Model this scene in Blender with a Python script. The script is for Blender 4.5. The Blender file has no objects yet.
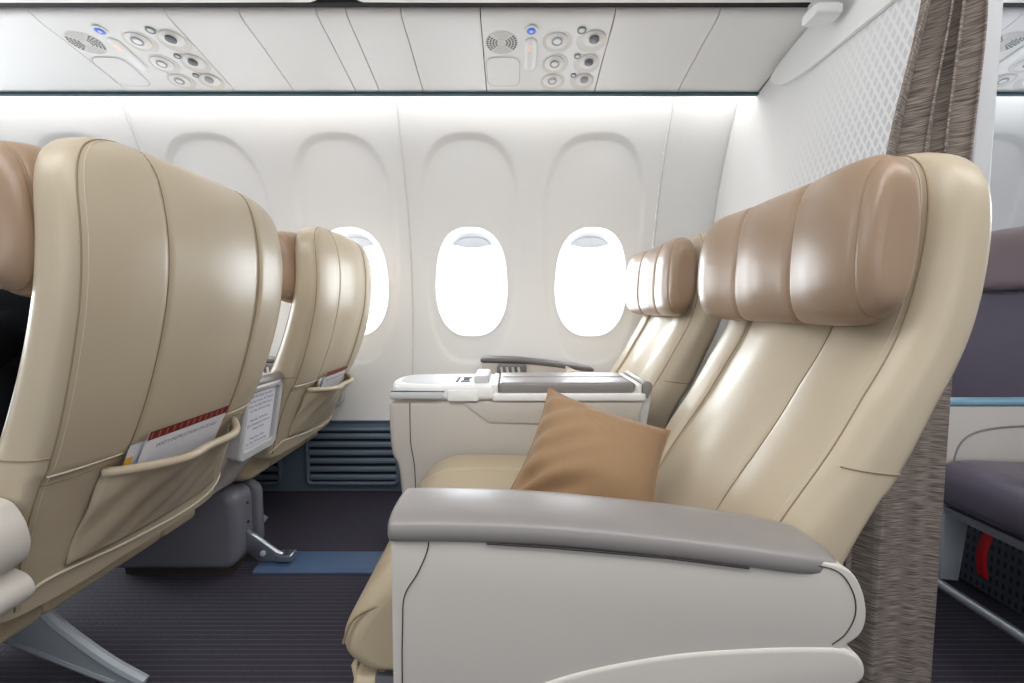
import bpy, bmesh, math, random
from mathutils import Vector, Matrix
random.seed(7)
S = bpy.context.scene
COL = S.collection
PI = math.pi
F = 465.0; H = 0.80; TH = math.radians(4.24)
CT, ST = math.cos(TH), math.sin(TH)

def at(u, v, d):
    """point at distance d (world y) seen at photo position u, v"""
    a = (u-512)/F; b = (341.5-v)/F
    k = CT+b*ST
    return Vector((a*d/k, d, H+(-ST+b*CT)*d/k))

# ------------------------------------------------------------------ materials
def lin(c):
    return tuple((x/255/12.92 if x/255 <= .04045 else ((x/255+.055)/1.055)**2.4) for x in c)+(1,)

MATS = {}
def mat(name, rgb, rough=.5, metal=0, spec=.5, noise=None, bump=None, emit=0, coat=0, sheen=0):
    """noise=(scale, amount) colour variation; bump=(scale, strength)"""
    if name in MATS: return MATS[name]
    m = bpy.data.materials.new(name); m.use_nodes = True
    nt = m.node_tree; b = nt.nodes['Principled BSDF']
    b.inputs['Base Color'].default_value = lin(rgb)
    b.inputs['Roughness'].default_value = rough
    b.inputs['Metallic'].default_value = metal
    b.inputs['Specular IOR Level'].default_value = spec
    b.inputs['Coat Weight'].default_value = coat
    b.inputs['Sheen Weight'].default_value = sheen
    tc = nt.nodes.new('ShaderNodeTexCoord')
    if noise:
        n = nt.nodes.new('ShaderNodeTexNoise'); n.inputs['Scale'].default_value = noise[0]; n.inputs['Detail'].default_value = 4
        nt.links.new(tc.outputs['Object'], n.inputs['Vector'])
        r = nt.nodes.new('ShaderNodeMapRange')
        r.inputs['To Min'].default_value = 1-noise[1]; r.inputs['To Max'].default_value = 1+noise[1]
        nt.links.new(n.outputs['Fac'], r.inputs['Value'])
        mx = nt.nodes.new('ShaderNodeVectorMath'); mx.operation = 'SCALE'
        mx.inputs[0].default_value = lin(rgb)[:3]
        nt.links.new(r.outputs['Result'], mx.inputs['Scale'])
        nt.links.new(mx.outputs['Vector'], b.inputs['Base Color'])
    if bump:
        n = nt.nodes.new('ShaderNodeTexNoise'); n.inputs['Scale'].default_value = bump[0]; n.inputs['Detail'].default_value = 3
        nt.links.new(tc.outputs['Object'], n.inputs['Vector'])
        bp = nt.nodes.new('ShaderNodeBump'); bp.inputs['Strength'].default_value = bump[1]; bp.inputs['Distance'].default_value = .002
        nt.links.new(n.outputs['Fac'], bp.inputs['Height']); nt.links.new(bp.outputs['Normal'], b.inputs['Normal'])
    if emit:
        b.inputs['Emission Color'].default_value = lin(rgb); b.inputs['Emission Strength'].default_value = emit
    MATS[name] = m
    return m

LEATHER = mat('beige leather', (187,173,150), .33, noise=(6,.06), bump=(420,.10))
LEATHER2 = mat('beige leather low', (182,167,141), .38, noise=(6,.06), bump=(420,.12))
BROWN = mat('taupe leather', (158,133,111), .29, noise=(7,.06), bump=(420,.10))
SEAM = mat('seam thread', (150,130,104), .7)
SEAML = mat('pale piping', (214,204,184), .5)
PANEL = mat('warm grey plastic', (199,193,186), .42, noise=(4,.02), bump=(900,.04))
PANELD = mat('warm grey plastic low', (196,190,184), .45, bump=(900,.04))
GAP = mat('dark gap', (60,52,46), .8)
CAP = mat('grey padded cap', (134,129,127), .36, noise=(9,.04), bump=(500,.05))
CAPD = mat('dark grey padding', (104,101,103), .34, bump=(500,.05))
WHITE = mat('white plastic', (238,238,236), .3)
TRAY = mat('pale tray inlay', (214,216,220), .35)
LGREY = mat('light grey plastic', (196,196,198), .4)
WALL = mat('white wall panel', (233,232,231), .5, bump=(700,.03))
WALLSEAM = mat('wall joint', (218,215,212), .6)
PSU = mat('white overhead panel', (240,238,236), .45)
PSUD = mat('recess white', (226,220,214), .5)
BEZEL = mat('window bezel', (206,208,212), .4)
SHADE = mat('window shade', (176,176,180), .5)
BLACK = mat('black gap', (10,11,13), .8)
TEAL = mat('dark teal edge', (40,84,92), .5)
DADO = mat('slate plastic', (112,128,144), .5, noise=(3,.04))
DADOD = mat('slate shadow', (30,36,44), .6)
BOX = mat('dark grey box', (118,118,127), .40, bump=(300,.05))
METAL = mat('brushed metal', (190,196,204), .3, metal=.9)
STEEL = mat('grey painted metal', (186,193,200), .42, metal=.15)
TRACK = mat('track cover blue', (84,106,138), .28, noise=(5,.08))
BLUE = mat('blue button', (30,96,220), .3, emit=.25)
RED = mat('red strap', (200,12,30), .6)
ECO = mat('plum leather', (84,77,92), .22, noise=(6,.06), bump=(300,.08))
ECOH = mat('plum headrest leather', (110,94,98), .32, bump=(300,.08))
PAPER = mat('white card', (226,226,234), .5)
MAROON = mat('maroon print', (112,22,34), .5)
GOLD = mat('gold print', (190,110,70), .5)
YEL = mat('yellow print', (232,176,40), .5)
INK = mat('blue ink', (62,88,124), .6)
NAVY = mat('navy print', (54,72,140), .5)
SHIRT = mat('black shirt', (11,13,17), .95, spec=.1, bump=(200,.2))
SKIN = mat('skin', (196,134,100), .5)
HAIR = mat('hair', (24,18,15), .6)
TROUS = mat('dark trousers', (30,31,38), .9)
NOZ = mat('grey nozzle', (112,114,118), .35)
AMBER = mat('warm sign', (250,222,208), .4, emit=.15)
STRIP = mat('cove light', (255,253,250), .5, emit=5.5)

def nodes_of(name, rgb=(200,200,200), rough=.6):
    m = mat(name, rgb, rough); return m, m.node_tree, m.node_tree.nodes, m.node_tree.links

def carpet():
    m, nt, N, L = nodes_of('ribbed carpet', (46,42,50), .95)
    tc = N.new('ShaderNodeTexCoord'); sp = N.new('ShaderNodeSeparateXYZ'); L.new(tc.outputs['Object'], sp.inputs[0])
    mu = N.new('ShaderNodeMath'); mu.operation = 'MULTIPLY'; mu.inputs[1].default_value = 62; L.new(sp.outputs['Y'], mu.inputs[0])
    fr = N.new('ShaderNodeMath'); fr.operation = 'FRACT'; L.new(mu.outputs[0], fr.inputs[0])
    cr = N.new('ShaderNodeValToRGB'); e = cr.color_ramp.elements
    e[0].position = 0; e[0].color = (1,1,1,1); e[1].position = .22; e[1].color = (0,0,0,1)
    L.new(fr.outputs[0], cr.inputs[0])
    nz = N.new('ShaderNodeTexNoise'); nz.inputs['Scale'].default_value = 130; nz.inputs['Detail'].default_value = 2
    mp = N.new('ShaderNodeMapping'); mp.inputs['Scale'].default_value = (1,1,1); L.new(tc.outputs['Object'], mp.inputs[0]); L.new(mp.outputs[0], nz.inputs['Vector'])
    m2 = N.new('ShaderNodeMath'); m2.operation = 'MULTIPLY'; L.new(cr.outputs[0], m2.inputs[0]); L.new(nz.outputs['Fac'], m2.inputs[1])
    mx = N.new('ShaderNodeMix'); mx.data_type = 'RGBA'; L.new(m2.outputs[0], mx.inputs['Factor'])
    mx.inputs['A'].default_value = lin((54,50,62)); mx.inputs['B'].default_value = lin((112,106,118))
    L.new(mx.outputs['Result'], N['Principled BSDF'].inputs['Base Color'])
    bp = N.new('ShaderNodeBump'); bp.inputs['Strength'].default_value = .4; bp.inputs['Distance'].default_value = .004
    L.new(nz.outputs['Fac'], bp.inputs['Height']); L.new(bp.outputs[0], N['Principled BSDF'].inputs['Normal'])
    return m
CARPET = carpet()

def curtain_mat():
    m, nt, N, L = nodes_of('woven curtain', (120,108,100), .9)
    tc = N.new('ShaderNodeTexCoord')
    mp = N.new('ShaderNodeMapping'); mp.inputs['Scale'].default_value = (30,30,760); L.new(tc.outputs['Object'], mp.inputs[0])
    nz = N.new('ShaderNodeTexNoise'); nz.inputs['Scale'].default_value = 1; nz.inputs['Detail'].default_value = 1; L.new(mp.outputs[0], nz.inputs['Vector'])
    cr = N.new('ShaderNodeValToRGB'); e = cr.color_ramp.elements
    e[0].position = .36; e[0].color = lin((88,78,74)); e[1].position = .66; e[1].color = lin((158,146,136))
    L.new(nz.outputs['Fac'], cr.inputs[0]); L.new(cr.outputs[0], N['Principled BSDF'].inputs['Base Color'])
    return m
CURTAIN = curtain_mat()

def diamond_mat():
    m, nt, N, L = nodes_of('diamond print panel', (232,231,230), .45)
    tc = N.new('ShaderNodeTexCoord'); sp = N.new('ShaderNodeSeparateXYZ'); L.new(tc.outputs['Object'], sp.inputs[0])
    def math_(op, a, b=None):
        n = N.new('ShaderNodeMath'); n.operation = op
        for i, x in enumerate((a, b)):
            if x is None: continue
            if isinstance(x, (int, float)): n.inputs[i].default_value = x
            else: L.new(x, n.inputs[i])
        return n.outputs[0]
    ys = math_('MULTIPLY', sp.outputs['Y'], 44.0); zs = math_('MULTIPLY', sp.outputs['Z'], 25.0)
    p = math_('FRACT', math_('ADD', ys, zs)); q = math_('FRACT', math_('ADD', math_('SUBTRACT', ys, zs), 100))
    def line(f):
        return math_('LESS_THAN', math_('ABSOLUTE', math_('SUBTRACT', f, .5)), .33)
    cell = math_('MULTIPLY', line(p), line(q))
    # fades out toward the window wall and upward
    fade = N.new('ShaderNodeMapRange'); fade.interpolation_type = 'SMOOTHSTEP'
    g = math_('ADD', sp.outputs['Y'], math_('MULTIPLY', sp.outputs['Z'], .9))
    L.new(g, fade.inputs['Value']); fade.inputs['From Min'].default_value = 1.22; fade.inputs['From Max'].default_value = .66
    fade.inputs['To Min'].default_value = .05; fade.inputs['To Max'].default_value = .9
    f2 = math_('MULTIPLY', cell, fade.outputs[0])
    mx = N.new('ShaderNodeMix'); mx.data_type = 'RGBA'; L.new(f2, mx.inputs['Factor'])
    mx.inputs['A'].default_value = lin((234,233,232)); mx.inputs['B'].default_value = lin((196,198,205))
    L.new(mx.outputs['Result'], N['Principled BSDF'].inputs['Base Color'])
    return m
DIAMOND = diamond_mat()

def pane_mat():
    m = bpy.data.materials.new('clear pane'); m.use_nodes = True
    N, L = m.node_tree.nodes, m.node_tree.links
    N.remove(N['Principled BSDF'])
    t = N.new('ShaderNodeBsdfTransparent'); g = N.new('ShaderNodeBsdfGlossy'); g.inputs['Roughness'].default_value = .02
    x = N.new('ShaderNodeMixShader'); x.inputs[0].default_value = .05
    L.new(t.outputs[0], x.inputs[1]); L.new(g.outputs[0], x.inputs[2]); L.new(x.outputs[0], N['Material Output'].inputs[0])
    return m
PANE = pane_mat()

def perforated():
    m, nt, N, L = nodes_of('perforated dark metal', (70,76,84), .5)
    tc = N.new('ShaderNodeTexCoord'); mp = N.new('ShaderNodeMapping'); mp.inputs['Scale'].default_value = (60,60,34)
    L.new(tc.outputs['Object'], mp.inputs[0])
    sp = N.new('ShaderNodeSeparateXYZ'); L.new(mp.outputs[0], sp.inputs[0])
    o = []
    for ax, w in (('Y', .22), ('Z', .34)):
        f = N.new('ShaderNodeMath'); f.operation = 'FRACT'; L.new(sp.outputs[ax], f.inputs[0])
        l = N.new('ShaderNodeMath'); l.operation = 'LESS_THAN'; l.inputs[1].default_value = w+.2; L.new(f.outputs[0], l.inputs[0]); o.append(l.outputs[0])
    mu = N.new('ShaderNodeMath'); mu.operation = 'MULTIPLY'; L.new(o[0], mu.inputs[0]); L.new(o[1], mu.inputs[1])
    mx = N.new('ShaderNodeMix'); mx.data_type = 'RGBA'; L.new(mu.outputs[0], mx.inputs['Factor'])
    mx.inputs['A'].default_value = lin((66,72,80)); mx.inputs['B'].default_value = lin((20,22,26))
    L.new(mx.outputs['Result'], N['Principled BSDF'].inputs['Base Color'])
    return m
PERF = perforated()

# ------------------------------------------------------------------ mesh helpers
class MB:
    def __init__(s): s.v = []; s.f = []; s.mi = []; s.mats = []
    def slot(s, m):
        if m not in s.mats: s.mats.append(m)
        return s.mats.index(m)
    def add(s, vs, fs, m):
        o = len(s.v); k = s.slot(m)
        s.v += [tuple(p) for p in vs]
        for f in fs: s.f.append(tuple(i+o for i in f)); s.mi.append(k)
    def grid(s, rows, m, close_u=False, close_v=False, flip=False):
        nr, nc = len(rows), len(rows[0])
        vs = [p for r in rows for p in r]; fs = []
        for i in range(nr-(0 if close_v else 1)):
            for j in range(nc-(0 if close_u else 1)):
                a = i*nc+j; b = i*nc+(j+1) % nc; c = ((i+1) % nr)*nc+(j+1) % nc; d = ((i+1) % nr)*nc+j
                fs.append((a, d, c, b) if flip else (a, b, c, d))
        s.add(vs, fs, m)
    def tube(s, pts, r, m, n=8, cap=True):
        pts = [Vector(p) for p in pts]; rows = []
        up = None
        for i, p in enumerate(pts):
            t = (pts[min(i+1, len(pts)-1)]-pts[max(i-1, 0)]).normalized()
            if up is None:
                up = t.orthogonal().normalized()
            else:
                up = (up-t*up.dot(t)).normalized()
            w = t.cross(up)
            rr = r[i] if isinstance(r, (list, tuple)) else r
            rows.append([p+(up*math.cos(2*PI*k/n)+w*math.sin(2*PI*k/n))*rr for k in range(n)])
        s.grid(rows, m, close_u=True)
        if cap:
            o = len(s.v)-len(pts)*n; k = s.slot(m)
            s.f.append(tuple(o+i for i in reversed(range(n)))); s.mi.append(k)
            s.f.append(tuple(o+(len(pts)-1)*n+i for i in range(n))); s.mi.append(k)
    def box(s, lo, hi, m):
        x0, y0, z0 = lo; x1, y1, z1 = hi
        s.add([(x0,y0,z0),(x1,y0,z0),(x1,y1,z0),(x0,y1,z0),(x0,y0,z1),(x1,y0,z1),(x1,y1,z1),(x0,y1,z1)],
              [(0,3,2,1),(4,5,6,7),(0,1,5,4),(1,2,6,5),(2,3,7,6),(3,0,4,7)], m)
    def prism(s, pts, m, axis, a, b):
        """pts polygon in the two other axes, extruded along axis from a to b"""
        n = len(pts)
        def mk(p, t):
            if axis == 'y': return (p[0], t, p[1])
            if axis == 'x': return (t, p[0], p[1])
            return (p[0], p[1], t)
        vs = [mk(p, a) for p in pts]+[mk(p, b) for p in pts]
        fs = [tuple(range(n)), tuple(reversed(range(n, 2*n)))]
        fs += [(i, n+i, n+(i+1) % n, (i+1) % n) for i in range(n)]
        s.add(vs, fs, m)
    def build(s, name, parent=None, smooth=True, bevel=0, seg=3, ang=35, sharp=40, recalc=True, solid=0):
        me = bpy.data.meshes.new(name); me.from_pydata(s.v, [], s.f)
        for m in s.mats: me.materials.append(m)
        me.polygons.foreach_set('material_index', s.mi)
        if recalc:
            bm = bmesh.new(); bm.from_mesh(me); bmesh.ops.recalc_face_normals(bm, faces=bm.faces); bm.to_mesh(me); bm.free()
        o = bpy.data.objects.new(name, me); COL.objects.link(o)
        if parent: o.parent = parent
        if solid:
            md = o.modifiers.new('solid', 'SOLIDIFY'); md.thickness = solid; md.offset = 0
        if bevel:
            md = o.modifiers.new('bevel', 'BEVEL'); md.width = bevel; md.segments = seg; md.limit_method = 'ANGLE'; md.angle_limit = math.radians(ang)
            md.harden_normals = False
        if smooth:
            me.polygons.foreach_set('use_smooth', [True]*len(me.polygons))
            if sharp and not bevel: me.set_sharp_from_angle(angle=math.radians(sharp))
            elif bevel: me.set_sharp_from_angle(angle=math.radians(180))
        me.update()
        return o

def tag(o, label=None, cat=None, group=None, kind=None):
    if label: o['label'] = label
    if cat: o['category'] = cat
    if group: o['group'] = group
    if kind: o['kind'] = kind
    return o
def thing(name, label, cat, loc=(0,0,0), group=None, kind=None):
    o = bpy.data.objects.new(name, None); o.empty_display_size = .1; COL.objects.link(o); o.location = loc
    return tag(o, label, cat, group, kind)

def spline(zs, vs):
    """smooth interpolant through control values"""
    n = len(zs); ms = []
    for i in range(n):
        a, b = max(i-1, 0), min(i+1, n-1); ms.append((vs[b]-vs[a])/(zs[b]-zs[a]))
    def f(z):
        if z <= zs[0]: return vs[0]+ms[0]*(z-zs[0])
        if z >= zs[-1]: return vs[-1]+ms[-1]*(z-zs[-1])
        for i in range(n-1):
            if z <= zs[i+1]:
                h = zs[i+1]-zs[i]; t = (z-zs[i])/h
                return (2*t**3-3*t*t+1)*vs[i]+(t**3-2*t*t+t)*h*ms[i]+(-2*t**3+3*t*t)*vs[i+1]+(t**3-t*t)*h*ms[i+1]
    return f
def crv(pts, n=8, closed=False):
    """Catmull-Rom through 2-D or 3-D points"""
    P = [Vector(p) for p in pts]; out = []; N = len(P)
    for i in range(N if closed else N-1):
        if closed: a, b, c, d = P[(i-1) % N], P[i], P[(i+1) % N], P[(i+2) % N]
        else: a, b, c, d = P[max(i-1,0)], P[i], P[i+1], P[min(i+2,N-1)]
        for k in range(n):
            t = k/n
            out.append(.5*((2*b)+(c-a)*t+(2*a-5*b+4*c-d)*t*t+(3*b-a-3*c+d)*t**3))
    if not closed: out.append(P[-1])
    return out
def rrect(x0, y0, x1, y1, r, n=6):
    out = []
    for cx, cy, a0 in ((x1-r, y1-r, 0), (x0+r, y1-r, 90), (x0+r, y0+r, 180), (x1-r, y0+r, 270)):
        for k in range(n+1):
            a = math.radians(a0+90*k/n); out.append((cx+r*math.cos(a), cy+r*math.sin(a)))
    return out
def sell(t, n):
    c, s_ = math.cos(t), math.sin(t)
    return math.copysign(abs(c)**(2/n), c), math.copysign(abs(s_)**(2/n), s_)
def text_into(mb, body, origin, ex, ey, size, m, align='CENTER', lift=.0006):
    cu = bpy.data.curves.new('t', 'FONT'); cu.body = body; cu.size = size; cu.align_x = align; cu.resolution_u = 2
    ob = bpy.data.objects.new('t', cu); COL.objects.link(ob)
    dg = bpy.context.evaluated_depsgraph_get(); me = bpy.data.meshes.new_from_object(ob.evaluated_get(dg))
    ex = Vector(ex).normalized(); ey = Vector(ey).normalized(); nn = ex.cross(ey)
    vs = [Vector(origin)+ex*v.co.x+ey*v.co.y+nn*lift for v in me.vertices]
    mb.add(vs, [tuple(p.vertices) for p in me.polygons], m)
    bpy.data.objects.remove(ob); bpy.data.curves.remove(cu); bpy.data.meshes.remove(me)

# ------------------------------------------------------------------ camera
cam = bpy.data.cameras.new('camera'); co = bpy.data.objects.new('camera', cam); COL.objects.link(co)
co.location = (0, 0, H); co.rotation_euler = (PI/2-TH, 0, 0)
cam.sensor_width = 36; cam.lens = F/1024*36; cam.clip_start = .01
S.camera = co

# ------------------------------------------------------------------ setting
X0, X1 = -2.7, 3.3
def wall_y(z):
    return 2.02-(.39 if z > .8 else .22)*(z-.8)**2
mb = MB(); mb.box((X0,-1.6,-.05), (X1,2.1,0), CARPET); tag(mb.build('floor', smooth=False), kind='structure')

WX = [-.174+.513*k for k in range(-4, 7)]      # window centres
ZC = .905
def ray_se(cx, cz, a, b, n, ang, taper=0):
    """distance from (0, ZC) along ang to a superellipse round (cx,cz)"""
    dx, dz = math.cos(ang), math.sin(ang)
    lo, hi = 0, 2
    for _ in range(40):
        t = (lo+hi)/2; x = dx*t-cx; z = ZC+dz*t-cz
        w = a*(1+taper*z/b)
        if abs(x/w)**n+abs(z/b)**n < 1: lo = t
        else: hi = t
    return lo
mb = MB(); NA = 120
ZB, ZT = .305, 1.64
HALF = .2565
for wx in WX:
    if abs(wx-.852) < .01:
        mb.grid([[(wx-HALF+2*HALF*i/12, wall_y(ZB+(ZT-ZB)*j/24), ZB+(ZT-ZB)*j/24) for i in range(13)] for j in range(25)], WALL); continue
    rings = []
    angs = [2*PI*k/NA for k in range(NA)]
    # exact corners of the rectangle
    for cx, cz in ((HALF, ZT-ZC), (-HALF, ZT-ZC), (-HALF, ZB-ZC), (HALF, ZB-ZC)):
        a = math.atan2(cz, cx) % (2*PI); k = min(range(NA), key=lambda i: abs(angs[i]-a)); angs[k] = a
    def rect(a):
        dx, dz = math.cos(a), math.sin(a); t = 9
        if abs(dx) > 1e-9: t = min(t, HALF/abs(dx))
        if dz > 1e-9: t = min(t, (ZT-ZC)/dz)
        if dz < -1e-9: t = min(t, (ZB-ZC)/dz)
        return t
    rows = []
    steps = [('o',1)]+[('oa',k/10) for k in range(1,11)]+[('aa',k/6) for k in range(1,7)]+[('ar',k/10) for k in range(1,11)]
    for kind, f in steps:
        row = []
        for a in angs:
            o = ray_se(0, ZC, .152, .228, 2.5, a)
            a1 = ray_se(0, 1.01, .188, .435, 2.9, a, .10); a2 = ray_se(0, 1.01, .212, .465, 2.9, a, .10)
            R = rect(a); a2 = min(a2, R*.985); a1 = min(a1, a2*.95)
            if kind == 'o': t, w = o, 1
            elif kind == 'oa': t, w = o+(a1-o)*f, 1
            elif kind == 'aa': t = a1+(a2-a1)*f; w = 1-(f*f*(3-2*f))
            else: t, w = a2+(R-a2)*f, 0
            x = wx+math.cos(a)*t; z = ZC+math.sin(a)*t
            y = wall_y(z); flat = 2.026-.09*max(0, z-.95)**1.0
            y = y+(max(0, flat-y)*.085+.003)*w
            row.append((x, y, z))
        rows.append(row)
    mb.grid(rows, WALL, close_u=True)
# vertical joints, one every two windows
for xs in (-1.457-1.03, -1.457, -.43, .60, 1.63, 2.66):
    mb.tube([(xs+dx, wall_y(z)-.001, z) for z in [ZB+.01+(ZT-ZB-.02)*k/24 for k in range(25)] for dx in (0,)], 0.004, WALLSEAM, 6)
tag(mb.build('wall_left', recalc=True, sharp=60), kind='structure')

for i, wx in enumerate([w_ for w_ in WX if abs(w_-.852) > .01]):
    mb = MB(); rows = []
    for (a, b, y) in ((.156,.232,2.016), (.154,.230,2.019), (.150,.226,2.024), (.138,.211,2.044), (.131,.203,2.050), (.127,.199,2.056), (.125,.197,2.075), (.15,.225,2.075)):
        row = []
        for k in range(72):
            c, s_ = sell(2*PI*k/72, 2.5); z = ZC+b*s_
            row.append((wx+a*c, y-.0*z, z))
        rows.append(row)
    mb.grid(rows, BEZEL, close_u=True)
    w = tag(mb.build('window_%d' % (i+1), sharp=50), kind='structure')
    mb = MB(); mb.prism([(wx+.148*sell(2*PI*k/48,2.5)[0], ZC+.222*sell(2*PI*k/48,2.5)[1]) for k in range(48)], PANE, 'y', 2.066, 2.068)
    mb.build('window_pane', w, smooth=False)
    mb = MB(); top = []
    zc = ZC+.168
    edge = [(wx+.132*sell(t,2.5)[0], ZC+.205*sell(t,2.5)[1]) for t in [math.radians(a) for a in range(38, 143, 4)]]
    lo = [(wx-.078+.156*k/20, zc-.012*math.sin(PI*k/20)-.004) for k in range(21)]
    mb.prism([p for p in edge if p[1] > zc-.01]+lo, SHADE, 'y', 2.058, 2.064)
    mb.build('window_shade', w, smooth=False)

# lower wall: slate ventilation panels
DZ = .315
mb = MB(); mb.prism([(1.975,0),(1.965,.30),(1.955,DZ),(1.985,DZ+.002),(2.06,DZ),(2.06,0)], DADO, 'x', X0, X1)
tag(mb.build('baseboard_left', smooth=False), kind='structure')
for k in range(-4, 7):
    x0 = -.885+.508*k; x1 = x0+.40
    if x0 < -2.6 or x1 > 3.2 or (x0 < .9 and x1 > .8): continue
    t = thing('ventilation_grille', 'dark slate louvred grille low on the cabin wall' , 'vent', ((x0+x1)/2,1.96,.05), 'wall vents along the floor')
    def L3(p): return (p[0]-(x0+x1)/2, p[1]-1.96, p[2]-.05)
    mb = MB(); outer = rrect(x0,.035,x1,.285,.022); inner = rrect(x0+.014,.049,x1-.014,.271,.014)
    yy = 1.951
    rows = [[L3((p[0], 1.972, p[1])) for p in outer], [L3((p[0], yy, p[1])) for p in outer], [L3((p[0], yy-.004, p[1])) for p in rrect(x0+.006,.041,x1-.006,.279,.018)], [L3((p[0], yy, p[1])) for p in inner], [L3((p[0], 1.976, p[1])) for p in inner]]
    mb.grid(rows, DADO, close_u=True); mb.build('frame', t, sharp=30)
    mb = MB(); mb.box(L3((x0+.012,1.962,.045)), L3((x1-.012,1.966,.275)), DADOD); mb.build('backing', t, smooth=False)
    for j in range(6):
        z = .058+.036*j
        mb = MB(); mb.prism([(L3((0,1.950,0))[1], z-.05), (L3((0,1.948,0))[1], z-.05+.014), (L3((0,1.956,0))[1], z-.05+.023), (L3((0,1.965,0))[1], z-.05+.021), (L3((0,1.965,0))[1], z-.05+.002)], DADO, 'x', L3((x0+.012,0,0))[0], L3((x1-.012,0,0))[0])
        mb.build('louvre', t, smooth=False, bevel=.003, seg=2)
for k, (x0, lab) in enumerate(((-.885, 'dark slate louvred floor vent on the wall between the two seat rows'), (-1.393, 'dark slate louvred floor vent partly hidden behind the rear of the front seats'))):
    for o in list(COL.objects):
        if o.name.startswith('ventilation_grille') and abs(o.location.x-(x0+.2)) < .01:
            o['label'] = lab
for o in COL.objects:
    if o.name.startswith('ventilation_grille') and o['label'].startswith('dark slate louvred grille'):
        o['label'] = 'dark slate louvred floor vent hidden behind other things along the cabin wall'

# ---------------- overhead panels (passenger service units and fillers)
PROF = crv([(1.312,1.66), (1.311,1.625), (1.322,1.598), (1.36,1.585), (1.43,1.574), (1.52,1.556), (1.60,1.540), (1.648,1.529)], 6)
ARC = [0]
for a, b in zip(PROF, PROF[1:]): ARC.append(ARC[-1]+(b-a).length)
def psu(s_):
    """point and outward (downward) normal at arc fraction"""
    t = s_*ARC[-1]
    for i in range(len(ARC)-1):
        if t <= ARC[i+1]+1e-9:
            f = (t-ARC[i])/(ARC[i+1]-ARC[i]); p = PROF[i].lerp(PROF[i+1], f); d = (PROF[i+1]-PROF[i]).normalized()
            return p, Vector((d.y, -d.x))*(1 if -d.x < 0 or True else 1), d
def psu_v(s_):
    p, _, _ = psu(s_); Yc = p[0]*CT-(p[1]-H)*ST; Zc = p[0]*ST+(p[1]-H)*CT
    return 341.5-F*Zc/Yc
def psu_at(u, v):
    lo, hi = .12, 1
    for _ in range(40):
        m = (lo+hi)/2
        if psu_v(m) < v: lo = m
        else: hi = m
    p, _, _ = psu(lo)
    return at(u, v, p[0]).x, lo
def top_x(u): return at(u, 12, 1.315).x

def overhead(name, x0, x1, label, group, cat='ceiling panel'):
    o = Vector(((x0+x1)/2, 1.45, 1.6))
    t = thing(name, label, cat, o, group)
    mb = MB()
    g = .0015
    inner = [(p[0]+.004, p[1]+.012) for p in PROF]
    pts = [(p[0]-1.45, p[1]-1.6) for p in PROF]+[(p[0]-1.45, p[1]-1.6) for p in reversed(inner)]
    mb.prism(pts, PSU, 'x', x0-o.x+g, x1-o.x-g)
    mb.build('panel_skin', t, sharp=50)
    return t
def disc(mb, o, x, s_, r, m, h0=.0, h1=.002, n=28, ring=None, dome=0, rx=None):
    """round plate lying on the curved overhead panel; h measured outward"""
    p, nn, d = psu(s_)
    nn = Vector((nn[0], nn[1]))
    if nn[1] > 0: nn = -nn
    c = Vector((x, p[0], p[1]))-o; ex = Vector((1,0,0)); ey = Vector((0, d[0], d[1])); N3 = Vector((0, nn[0], nn[1]))
    rx = rx or r
    def ringpts(k, h): return [c+ex*(rx*k*math.cos(2*PI*i/n))+ey*(r*k*math.sin(2*PI*i/n))+N3*h for i in range(n)]
    if ring is not None:
        rows = [ringpts(1, h0), ringpts(1, h1), ringpts(ring, h1), ringpts(ring, h0)]
        mb.grid(rows, m, close_u=True)
    else:
        rows = [ringpts(1, h0), ringpts(1, h1), ringpts(.7, h1+dome*.6), ringpts(.3, h1+dome), ringpts(.02, h1+dome)]
        mb.grid(rows, m, close_u=True)
    return c, ex, ey, N3
REF = {'grille':(501.7,42.5), 'call':(531.4,29.9), 'lens':(530.3,54.5), 'door':(503.4,72),
       'l0':(557.5,41.3), 'l1':(555,64), 'l2':(552.6,81), 'n0':(591.8,40.8), 'n1':(586.5,63.8), 'n2':(582,81.3),
       'b0':(581.8,29.9), 'b1':(577.4,55.9), 'b2':(573.4,75.0)}
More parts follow.
